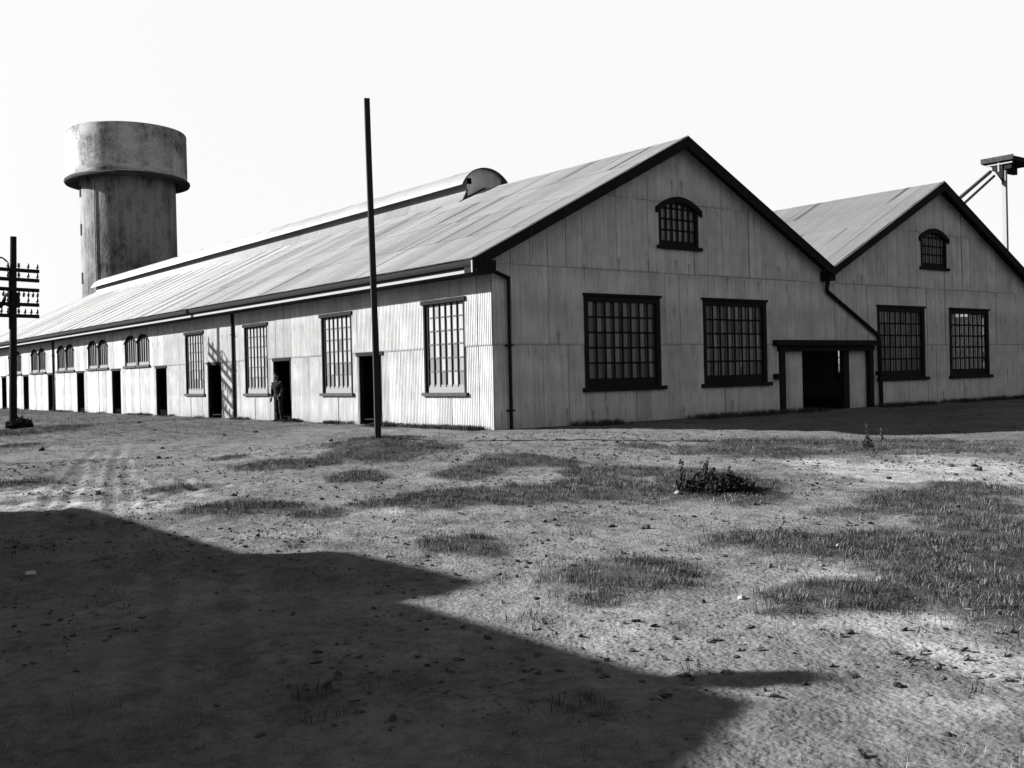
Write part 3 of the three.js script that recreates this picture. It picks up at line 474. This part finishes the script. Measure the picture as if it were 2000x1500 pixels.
// ---------------------------------------------------------------- shed behind the yard whose shadow lies across the foreground
{
  const h = 4.5, g0 = -0.33, fx = 1 / Math.tan(SUN_EL) * Math.sin(SUN_AZ), fz = 1 / Math.tan(SUN_EL) * Math.cos(SUN_AZ);
  const ex = -12.7 - fx * h, z0 = 6.9 - fz * h, z1 = 19.4 - fz * h;
  const t = thing('yard_shed', 'low shed with a stovepipe, casting its shadow over the left foreground', 'shed', 0, g0, 0);
  part('wall', box(ex - 9.6, ex - 0.3, -0.1, h - 0.12, z0 + 0.2, z1 - 0.2), M.pale, t);
  const s = new THREE.Shape(); s.moveTo(ex, h); s.lineTo(ex - 4.9, h + 0.98); s.lineTo(ex - 9.8, h); s.lineTo(ex - 9.8, h - 0.14); s.lineTo(ex, h - 0.14); const g = new THREE.ExtrudeGeometry(s, { depth: z1 - z0, bevelEnabled: false }); g.translate(0, 0, z0); part('roof', g, M.roof.clone(), t).material.vertexColors = false;
  const q = new THREE.Shape(); const bz = 12.6 - fz * h; q.moveTo(0, -0.3); q.lineTo(0, 0.52); q.lineTo(2.2, 0.55); q.quadraticCurveTo(3.0, 0.3, 3.3, -0.3); const hg = new THREE.ExtrudeGeometry(q, { depth: 0.8, bevelEnabled: false }); hg.rotateY(-Math.PI / 2); hg.translate(ex - 0.02, h, bz); part('roof_hatch', hg, M.pale, t);
  const pz = 18.75 - fz * h; part('stovepipe', mergeGeometries([bar([ex - 0.1, h - 0.2, pz], [ex - 0.1, h + 0.4, pz], 0.1), bar([ex - 0.1, h + 0.16, pz], [ex - 0.1, h + 0.40, pz], 0.17, 0.15)]), M.trim, t);
}

// ---------------------------------------------------------------- person in a doorway
function field(bones, blobs, k) { return (x, y, z) => { let d = 9; const mn = (a, b) => { const h = clamp(0.5 + 0.5 * (b - a) / k); return b + (a - b) * h - k * h * (1 - h); };
  for (const [a, b, r0, r1] of bones) { const bx = b[0] - a[0], by = b[1] - a[1], bz = b[2] - a[2], px = x - a[0], py = y - a[1], pz = z - a[2], t = clamp((px * bx + py * by + pz * bz) / (bx * bx + by * by + bz * bz)); d = mn(d, Math.hypot(px - t * bx, py - t * by, pz - t * bz) - (r0 + (r1 - r0) * t)); }
  for (const [c, r] of blobs) { const q = Math.hypot((x - c[0]) / r[0], (y - c[1]) / r[1], (z - c[2]) / r[2]); d = mn(d, (q - 1) * Math.min(...r)); } return d; }; }
function polygonise(f, c, half, res) {
  const mc = new MarchingCubes(res, M.dark, false, false, 200000); mc.isolation = 0; const s = mc.size, hs = mc.halfsize;
  for (let k = 0; k < s; k++) for (let j = 0; j < s; j++) for (let i = 0; i < s; i++) mc.field[i + j * s + k * s * s] = -f(c[0] + (i - hs) / hs * half, c[1] + (j - hs) / hs * half, c[2] + (k - hs) / hs * half);
  mc.update(); const n = mc.count, P = mc.positionArray.slice(0, n * 3), Nn = mc.normalArray.slice(0, n * 3);
  for (let i = 0; i < n; i++) { P[i * 3] = c[0] + P[i * 3] * half; P[i * 3 + 1] = c[1] + P[i * 3 + 1] * half; P[i * 3 + 2] = c[2] + P[i * 3 + 2] * half; }
  const g = new THREE.BufferGeometry(); g.setAttribute('position', new THREE.BufferAttribute(P, 3)); g.setAttribute('normal', new THREE.BufferAttribute(Nn, 3)); return g;
}
{
  // local x to the viewer's right, y up, z towards the yard; weight on one leg, shoulder against the jamb
  const t = thing('person', 'person in dark clothes with one hand hanging, leaning in the open doorway', 'person', -0.27, -0.02, -12.98); t.rotation.y = -Math.PI / 2 + 0.35;
  const skin = matte(0.05), shirt = matte(0.0045), cloth = matte(0.004), boot = matte(0.008);
  const S = { neck: [-0.10, 1.50, 0.0], head: [-0.12, 1.66, 0.02], shL: [-0.29, 1.42, 0], shR: [0.08, 1.44, 0.0], elL: [-0.36, 1.13, -0.02], wrL: [-0.34, 0.88, 0.06], elR: [0.17, 1.17, -0.03], wrR: [0.10, 0.95, 0.10], chest: [-0.10, 1.25, 0], pelvis: [-0.03, 0.95, 0], hipL: [-0.12, 0.92, 0], hipR: [0.07, 0.92, 0], knL: [-0.11, 0.50, 0.03], anL: [-0.10, 0.09, -0.03], knR: [0.12, 0.51, 0.06], anR: [0.17, 0.09, 0.03] };
  const torso = [[[-0.2, 1.34, 0], [0.0, 1.35, 0], 0.105, 0.105], [S.chest, S.pelvis, 0.125, 0.12], [S.hipL, S.hipR, 0.115, 0.115], [[-0.1, 1.42, 0], S.neck, 0.07, 0.058], [S.neck, [-0.115, 1.58, 0.01], 0.055, 0.055]];
  const arms = [[S.shL, S.elL, 0.062, 0.047], [S.elL, S.wrL, 0.044, 0.03], [S.shR, S.elR, 0.062, 0.047], [S.elR, S.wrR, 0.044, 0.03]];
  const legs = [[S.hipL, S.knL, 0.09, 0.058], [S.knL, S.anL, 0.058, 0.038], [S.hipR, S.knR, 0.09, 0.058], [S.knR, S.anR, 0.058, 0.038]];
  const feet = [[[-0.10, 0.05, -0.05], [-0.13, 0.04, 0.17], 0.045, 0.038], [[0.17, 0.05, 0.01], [0.21, 0.04, 0.22], 0.045, 0.038]];
  const bodyF = field([...torso, ...arms, ...legs, ...feet], [], 0.035);
  const fg = [];
  fg.push(polygonise(bodyF, [-0.05, 0.85, 0.04], 0.9, 110));
  const hx = S.head, headF = field([[[hx[0], hx[1] - 0.1, hx[2] - 0.02], [hx[0], hx[1] - 0.03, hx[2]], 0.05, 0.055], [[hx[0], hx[1] - 0.085, hx[2] + 0.06], [hx[0], hx[1] - 0.06, hx[2] + 0.03], 0.032, 0.05], [[hx[0], hx[1] + 0.01, hx[2] + 0.098], [hx[0], hx[1] - 0.028, hx[2] + 0.112], 0.01, 0.016], [[hx[0] - 0.025, hx[1] - 0.062, hx[2] + 0.092], [hx[0] + 0.025, hx[1] - 0.062, hx[2] + 0.092], 0.009, 0.009], [[hx[0] - 0.04, hx[1] + 0.025, hx[2] + 0.085], [hx[0] + 0.04, hx[1] + 0.025, hx[2] + 0.085], 0.014, 0.014]], [[[hx[0], hx[1] + 0.03, hx[2]], [0.076, 0.105, 0.098]], [[hx[0] - 0.078, hx[1] - 0.01, hx[2]], [0.014, 0.032, 0.022]], [[hx[0] + 0.078, hx[1] - 0.01, hx[2]], [0.014, 0.032, 0.022]]], 0.014);
  fg.push(polygonise(headF, hx, 0.17, 60));
  for (const [w, e, sd] of [[S.wrL, S.elL, -1], [S.wrR, S.elR, 1]]) {
    const d = new THREE.Vector3(w[0] - e[0], w[1] - e[1], w[2] - e[2]).normalize(), f = new THREE.Vector3(0, 0, 1).addScaledVector(d, -d.z).normalize(), s = new THREE.Vector3().crossVectors(d, f);
    const p = (a, b, c) => [w[0] + d.x * a + f.x * b + s.x * c, w[1] + d.y * a + f.y * b + s.y * c, w[2] + d.z * a + f.z * b + s.z * c], bones = [];
    for (let i = 0; i < 4; i++) { const b = 0.032 - 0.021 * i, L = [0.07, 0.078, 0.072, 0.056][i]; bones.push([p(0.015, b * 0.6, 0), p(0.08, b, 0), 0.014, 0.0095], [p(0.08, b, 0), p(0.08 + L * 0.5, b, sd * -0.012), 0.009, 0.0085], [p(0.08 + L * 0.5, b, sd * -0.012), p(0.08 + L * 0.9, b, sd * -0.034), 0.0085, 0.0075]); }
    bones.push([p(0.015, 0.025, 0), p(0.05, 0.05, sd * -0.012), 0.013, 0.011], [p(0.05, 0.05, sd * -0.012), p(0.09, 0.056, sd * -0.024), 0.0105, 0.009], [p(-0.03, 0, 0), p(0.02, 0, 0), 0.028, 0.026]);
    fg.push(polygonise(field(bones, [], 0.006), p(0.07, 0, 0), 0.12, 56));
  }
  part('body', mergeGeometries(fg), skin, t);
  const inf = (F, off, lo, hi) => (x, y, z) => Math.max(F(x, y, z) - off, lo - y, y - hi);
  const shirtF = field([...torso.slice(0, 4), arms[0], arms[2], [S.elL, [-0.35, 1.0, 0.02], 0.05, 0.045], [S.elR, [0.135, 1.06, 0.03], 0.05, 0.045]], [], 0.03);
  part('shirt', polygonise((x, y, z) => Math.max(shirtF(x, y, z) - 0.014 - 0.006 * Math.sin(y * 38 + x * 30), 0.93 - y, y - 1.475), [-0.09, 1.22, 0], 0.36, 72), shirt, t);
  const trF = field([torso[1], torso[2], legs[0], legs[2], [S.knL, [-0.1, 0.1, -0.02], 0.062, 0.062], [S.knR, [0.165, 0.1, 0.03], 0.062, 0.062]], [], 0.03);
  part('trousers', polygonise((x, y, z) => Math.max(trF(x, y, z) - 0.016 - 0.006 * Math.sin(y * 30 + x * 40), 0.1 - y, y - 0.99), [0.02, 0.54, 0], 0.52, 80), cloth, t);
  const btF = field(feet, [], 0.01); part('boots', polygonise((x, y, z) => Math.max(btF(x, y, z) - 0.012, -y), [0.03, 0.06, 0.06], 0.26, 56), boot, t);
  part('hair', polygonise((x, y, z) => Math.max(headF(x, y, z) - 0.012, (hx[1] + 0.045 + 0.6 * (z - hx[2])) - y), [hx[0], hx[1] + 0.03, hx[2]], 0.16, 44), cloth, t);
}

// ---------------------------------------------------------------- plants
function tuftGeo(n, h, spread, bend, w) {
  const pos = [], idx = [];
  for (let i = 0; i < n; i++) {
    const a = rnd() * 6.283, r = rnd() * spread, bx = Math.cos(a) * r, bz = Math.sin(a) * r, hh = h * rr(0.55, 1.1), b = a + rr(-0.8, 0.8), dx = Math.cos(b) * bend * hh, dz = Math.sin(b) * bend * hh, px = -Math.sin(b) * w / 2, pz = Math.cos(b) * w / 2, k = pos.length / 3;
    pos.push(bx - px, -0.02, bz - pz, bx + px, -0.02, bz + pz, bx + dx * 0.35 - px * 0.8, hh * 0.6, bz + dz * 0.35 - pz * 0.8, bx + dx * 0.35 + px * 0.8, hh * 0.6, bz + dz * 0.35 + pz * 0.8, bx + dx, hh, bz + dz);
    idx.push(k, k + 1, k + 2, k + 1, k + 3, k + 2, k + 2, k + 3, k + 4);
  }
  const g = new THREE.BufferGeometry(); g.setAttribute('position', new THREE.Float32BufferAttribute(pos, 3)); g.setIndex(idx); g.computeVertexNormals(); return g;
}
const leafMat = matte(1);
const CAM = [-17.12, 23.06];
function scatter(name, label, geo, tries, accept, tone, scale) {
  const mats = [], cols = [], m4 = new THREE.Matrix4(), q = new THREE.Quaternion(), up = new THREE.Vector3(0, 1, 0);
  for (let i = 0; i < tries; i++) {
    const d = 3 + 80 * Math.pow(rnd(), 1.05), a = 0.656 + rr(-0.52, 0.52); // the wedge of yard in view
    const x = CAM[0] + d * Math.sin(a), z = CAM[1] - d * Math.cos(a);
    if (x > -0.08 && z < 0.08) continue;
    const k = accept(x, z, d); if (rnd() > k) continue;
    const s = scale(x, z, d); q.setFromAxisAngle(up, rnd() * 6.283);
    mats.push(m4.clone().compose(new THREE.Vector3(x, groundY(x, z), z), q, new THREE.Vector3(s, s * rr(0.7, 1.2), s))); cols.push(tone(x, z));
  }
  const im = new THREE.InstancedMesh(geo, leafMat, mats.length); mats.forEach((m, i) => { im.setMatrixAt(i, m); im.setColorAt(i, grey(cols[i])); });
  im.name = name; im.userData = { kind: 'stuff', label, category: 'grass' }; im.castShadow = im.receiveShadow = true; scene.add(im); return im;
}
scatter('green_grass', 'patches of dark short grass spread over the yard', tuftGeo(10, 0.05, 0.07, 0.75, 0.004), 260000, (x, z) => grassAt(x, z) ** 1.3 * (0.15 + 0.85 * sm(0.32, 0.62, fbm(x * 3.3 + 11, z * 3.3, 4))), (x, z) => (rnd() < 0.12 ? rr(0.06, 0.1) : rr(0.012, 0.042)) * (0.6 + 0.9 * fbm(x * 1.5 + 5, z * 1.5 + 9, 3)), (x, z, d) => rr(0.5, 1.35) * (1 + d * 0.01));
scatter('dry_grass', 'sparse dry pale grass over the sandy yard', tuftGeo(8, 0.026, 0.08, 1.0, 0.0035), 230000, (x, z, d) => (1 - grassAt(x, z)) * (1 - 0.85 * sandAt(x, z)) * (z < -8 ? 0.9 : (0.1 + 0.5 * sm(0.5, 0.66, fbm(x * 1.3 + 7, z * 1.3, 4))) * (d < 9 && x < -11.6 ? 0.25 : 1)), () => rr(0.03, 0.12), (x, z, d) => rr(0.5, 1.3) * (1 + d * 0.012));
{ // grass along the foot of the walls
  const g = tuftGeo(10, 0.12, 0.08, 0.4, 0.008), mats = [], cols = [], m4 = new THREE.Matrix4();
  for (let i = 0; i < 5200; i++) { const side = rnd() < 0.65, s = rnd(); const x = side ? rr(-0.55, -0.06) : s * 30, z = side ? -s * s * 60 : rr(0.08, 1.1); if (side && DOORS.some(d => Math.abs(z - d) < 0.8)) continue; const n = fbm((side ? z : x) * 0.6, 3, 3); if (n < 0.5 || rnd() > (n - 0.45) * 6) continue; const sc = rr(0.5, 1.3) * (side ? 1 : 1.3); mats.push(m4.clone().compose(new THREE.Vector3(x, groundY(x, z), z), new THREE.Quaternion().setFromAxisAngle(new THREE.Vector3(0, 1, 0), rnd() * 6.28), new THREE.Vector3(sc, sc, sc))); cols.push(rr(0.012, 0.04)); }
  const im = new THREE.InstancedMesh(g, leafMat, mats.length); mats.forEach((m, i) => { im.setMatrixAt(i, m); im.setColorAt(i, grey(cols[i])); }); im.name = 'wall_grass'; im.userData = { kind: 'stuff', label: 'ragged dark grass along the foot of the shed walls', category: 'grass' }; im.castShadow = true; scene.add(im);
}
function shrub(name, label, category, x, z, rx, h, n, leaf, tone, stalks) {
  const t = thing(name, label, category, x, groundY(x, z), z), pos = [], idx = [];
  for (let i = 0; i < n; i++) {
    const a = rnd() * 6.283, r = Math.sqrt(rnd()), e = rnd(), px = Math.cos(a) * r * rx, pz = Math.sin(a) * r * rx, top = h * (1 - 0.6 * r * r) * (0.15 + 1.5 * vnoise(px * 7 + 9, pz * 7)), py = e * top, b = rnd() * 6.283, tl = rr(-0.3, 1.2), L = leaf * rr(0.6, 1.3), ux = Math.cos(b) * Math.cos(tl) * L, uy = Math.sin(tl) * L, uz = Math.sin(b) * Math.cos(tl) * L, wx = -Math.sin(b) * L * 0.22, wz = Math.cos(b) * L * 0.22, k = pos.length / 3;
    pos.push(px, py, pz, px + ux * 0.5 + wx, py + uy * 0.5, pz + uz * 0.5 + wz, px + ux, py + uy, pz + uz, px + ux * 0.5 - wx, py + uy * 0.5, pz + uz * 0.5 - wz); idx.push(k, k + 1, k + 2, k, k + 2, k + 3);
  }
  const g = new THREE.BufferGeometry(); g.setAttribute('position', new THREE.Float32BufferAttribute(pos, 3)); g.setIndex(idx); g.computeVertexNormals(); part('foliage', g, matte(tone), t);
  for (const [sx, sz, sh, lean] of stalks) { const gs = [bar([sx, 0, sz], [sx + lean, sh, sz], 0.008, 0.004, 5)]; for (let i = 0; i < 26; i++) { const f = rr(0.35, 1), c = new THREE.SphereGeometry(rr(0.012, 0.024), 5, 4); c.translate(sx + lean * f + rr(-0.03, 0.03) * (1.3 - f), sh * f, sz + rr(-0.03, 0.03)); gs.push(c); } part('stalk', mergeGeometries(gs.map(q => q.toNonIndexed())), matte(tone * 1.3), t); }
  return t;
}
shrub('bush', 'low dark spreading bush with thin seed stalks in the middle of the grassy yard', 'bush', -5.45, 12.7, 0.55, 0.22, 5200, 0.075, 0.012, [[-0.3, -0.35, 0.46, -0.02], [0.12, -0.3, 0.44, 0.05], [-0.05, -0.2, 0.36, 0.08], [0.25, 0.0, 0.32, 0.1]]);
shrub('bush', 'small thin weed standing in the shade in front of the right gable', 'weed', 3.05, 9.6, 0.12, 0.3, 260, 0.07, 0.012, [[0, 0, 0.62, -0.04], [0.35, 0.1, 0.45, 0.03]]);
shrub('bush', 'scruffy clump of grass at the foot of the telegraph pole', 'grass clump', -6.6, -24.95, 0.5, 0.34, 2600, 0.16, 0.02, []);
shrub('bush', 'tuft of grass at the wall right of the doorway where the person leans', 'grass clump', -0.3, -11.9, 0.42, 0.1, 900, 0.08, 0.014, []);
shrub('bush', 'tuft of grass at the wall right of the doorway behind the timber post', 'grass clump', -0.35, -5.2, 0.6, 0.11, 1300, 0.08, 0.014, []);

// ---------------------------------------------------------------- clods, stones, pebbles
function rockGeo(k) { const g = new THREE.IcosahedronGeometry(0.5, 2), p = g.attributes.position, v = new THREE.Vector3(); for (let i = 0; i < p.count; i++) { v.fromBufferAttribute(p, i); const s = 0.5 + 0.95 * vnoise(v.x * 3 + k * 9 + 20, v.y * 3 + v.z * 4 + 20 + k * 3); v.multiplyScalar(s); v.x *= 1.25; v.y *= 0.6; p.setXYZ(i, v.x, v.y, v.z); } g.computeVertexNormals(); return g; }
const rocks = [0, 1, 2, 3].map(rockGeo), clodM = [0.01, 0.016, 0.024].map(v => matte(v)), stoneM = matte(0.2);
const CLODS = [[-9.59,-8.61,.131],[-7.34,-5.25,.097],[-8.51,-2.12,.099],[-8.39,-1.89,.086],[-3.26,-19.72,.166],[-4.64,-13.79,.108],[-3.61,-7.6,.111],[-4.67,-7.47,.093],[-4.2,-1.52,.094],[-.41,-1.4,.087],[-4.78,5.1,.085],[-4.23,8.65,.057],[-3.36,8.09,.079],[-8.98,13.26,.056],[-8.56,14.39,.083],[-8.71,13.99,.06],[-10.5,13.67,.056],[.43,13.02,.091],[.57,13.38,.09],[0,13.76,.096],[-2.82,13.37,.064],[-2.22,13.48,.073],[-11.08,17.55,.039],[-11.86,17.64,.033],[-12.36,18.58,.028],[-12.74,18.26,.032],[-11.08,19.41,.035],[-11.91,19.74,.045],[-12.28,19.39,.034],[-5.56,12.13,.069],[-11.86,16.48,.037],[-10.58,7.34,.08],[-12.05,12.62,.033],[-9.49,8.69,.055],[-9.75,8.69,.054],[-.17,4.54,.073],[-.05,4.91,.085],[-12.43,20.33,.034],[-11.09,18.86,.041]];
CLODS.forEach(([x, z, s], i) => { const m = shade(new THREE.Mesh(rocks[i % 4], clodM[i % 3])); m.name = num('clod'); m.position.set(x, groundY(x, z) + s * 0.2, z); m.scale.set(s, s * rr(0.9, 1.5), s); m.rotation.y = rnd() * 6; const where = z < -4 ? 'before the long shed wall' : x > -3.5 && z > 12.5 ? 'on the pale sand at the right' : x > -5 ? 'between the timber post and the front gable' : z > 16 ? 'in the right foreground near the shadow edge' : 'among the grass patches in the middle of the yard';
  m.userData = { label: `small dark clod of earth ${where}`, category: 'clod', group: `dark clods ${where}` }; scene.add(m); });
for (const [x, z, s, l, mm] of [[-14.7, 12.31, 0.085, 'pale stone lying alone in the building shadow at the left', stoneM], [-10.79, 17.69, 0.055, 'small white stone below the round dark grass patch in the right foreground', stoneM], [-8.41, 16.9, 0.05, 'small white stone in the long grass at the right', stoneM], [-6.1, 12.6, 0.11, 'pale rounded stone left of the low dark bush', matte(0.12)]]) { const m = shade(new THREE.Mesh(rocks[1], mm)); m.name = num('stone'); m.position.set(x, groundY(x, z) + s * 0.2, z); m.scale.setScalar(s); m.userData = { label: l, category: 'stone' }; scene.add(m); }
{
  const g = rockGeo(7), list = []; for (let i = 0; i < 26000; i++) { const d = 3.5 + 24 * Math.pow(rnd(), 0.9), a = 0.656 + rr(-0.5, 0.52), x = CAM[0] + d * Math.sin(a), z = CAM[1] - d * Math.cos(a); if (x > -0.1 && z < 0.1) continue; const w = (0.12 + sm(0.42, 0.62, fbm(x * 0.9 + 30, z * 0.9, 3))) * (x < -12 && d < 12 ? 0.4 : d < 8.5 ? 1 : 0.45) * (1 - 0.8 * grassAt(x, z)); if (rnd() > w) continue; list.push([x, z, d]); }
  const im = new THREE.InstancedMesh(g, leafMat, list.length), m4 = new THREE.Matrix4(); list.forEach(([x, z, d], i) => { const s = Math.pow(rnd(), 5) * 0.04 + 0.006 + 0.0010 * d; m4.compose(new THREE.Vector3(x, groundY(x, z) + s * 0.2, z), new THREE.Quaternion().setFromEuler(new THREE.Euler(rr(-0.5, 0.5), rnd() * 6, rr(-0.5, 0.5))), new THREE.Vector3(s * rr(0.8, 1.6), s * rr(0.6, 1.2), s)); im.setMatrixAt(i, m4); im.setColorAt(i, grey(rnd() < 0.3 ? rr(0.018, 0.035) : rr(0.035, 0.075))); });
  im.name = 'pebbles'; im.userData = { kind: 'stuff', label: 'pebbles and crumbs of earth strewn over the yard', category: 'pebbles' }; im.castShadow = true; scene.add(im);
}
renderer.render(scene, camera);
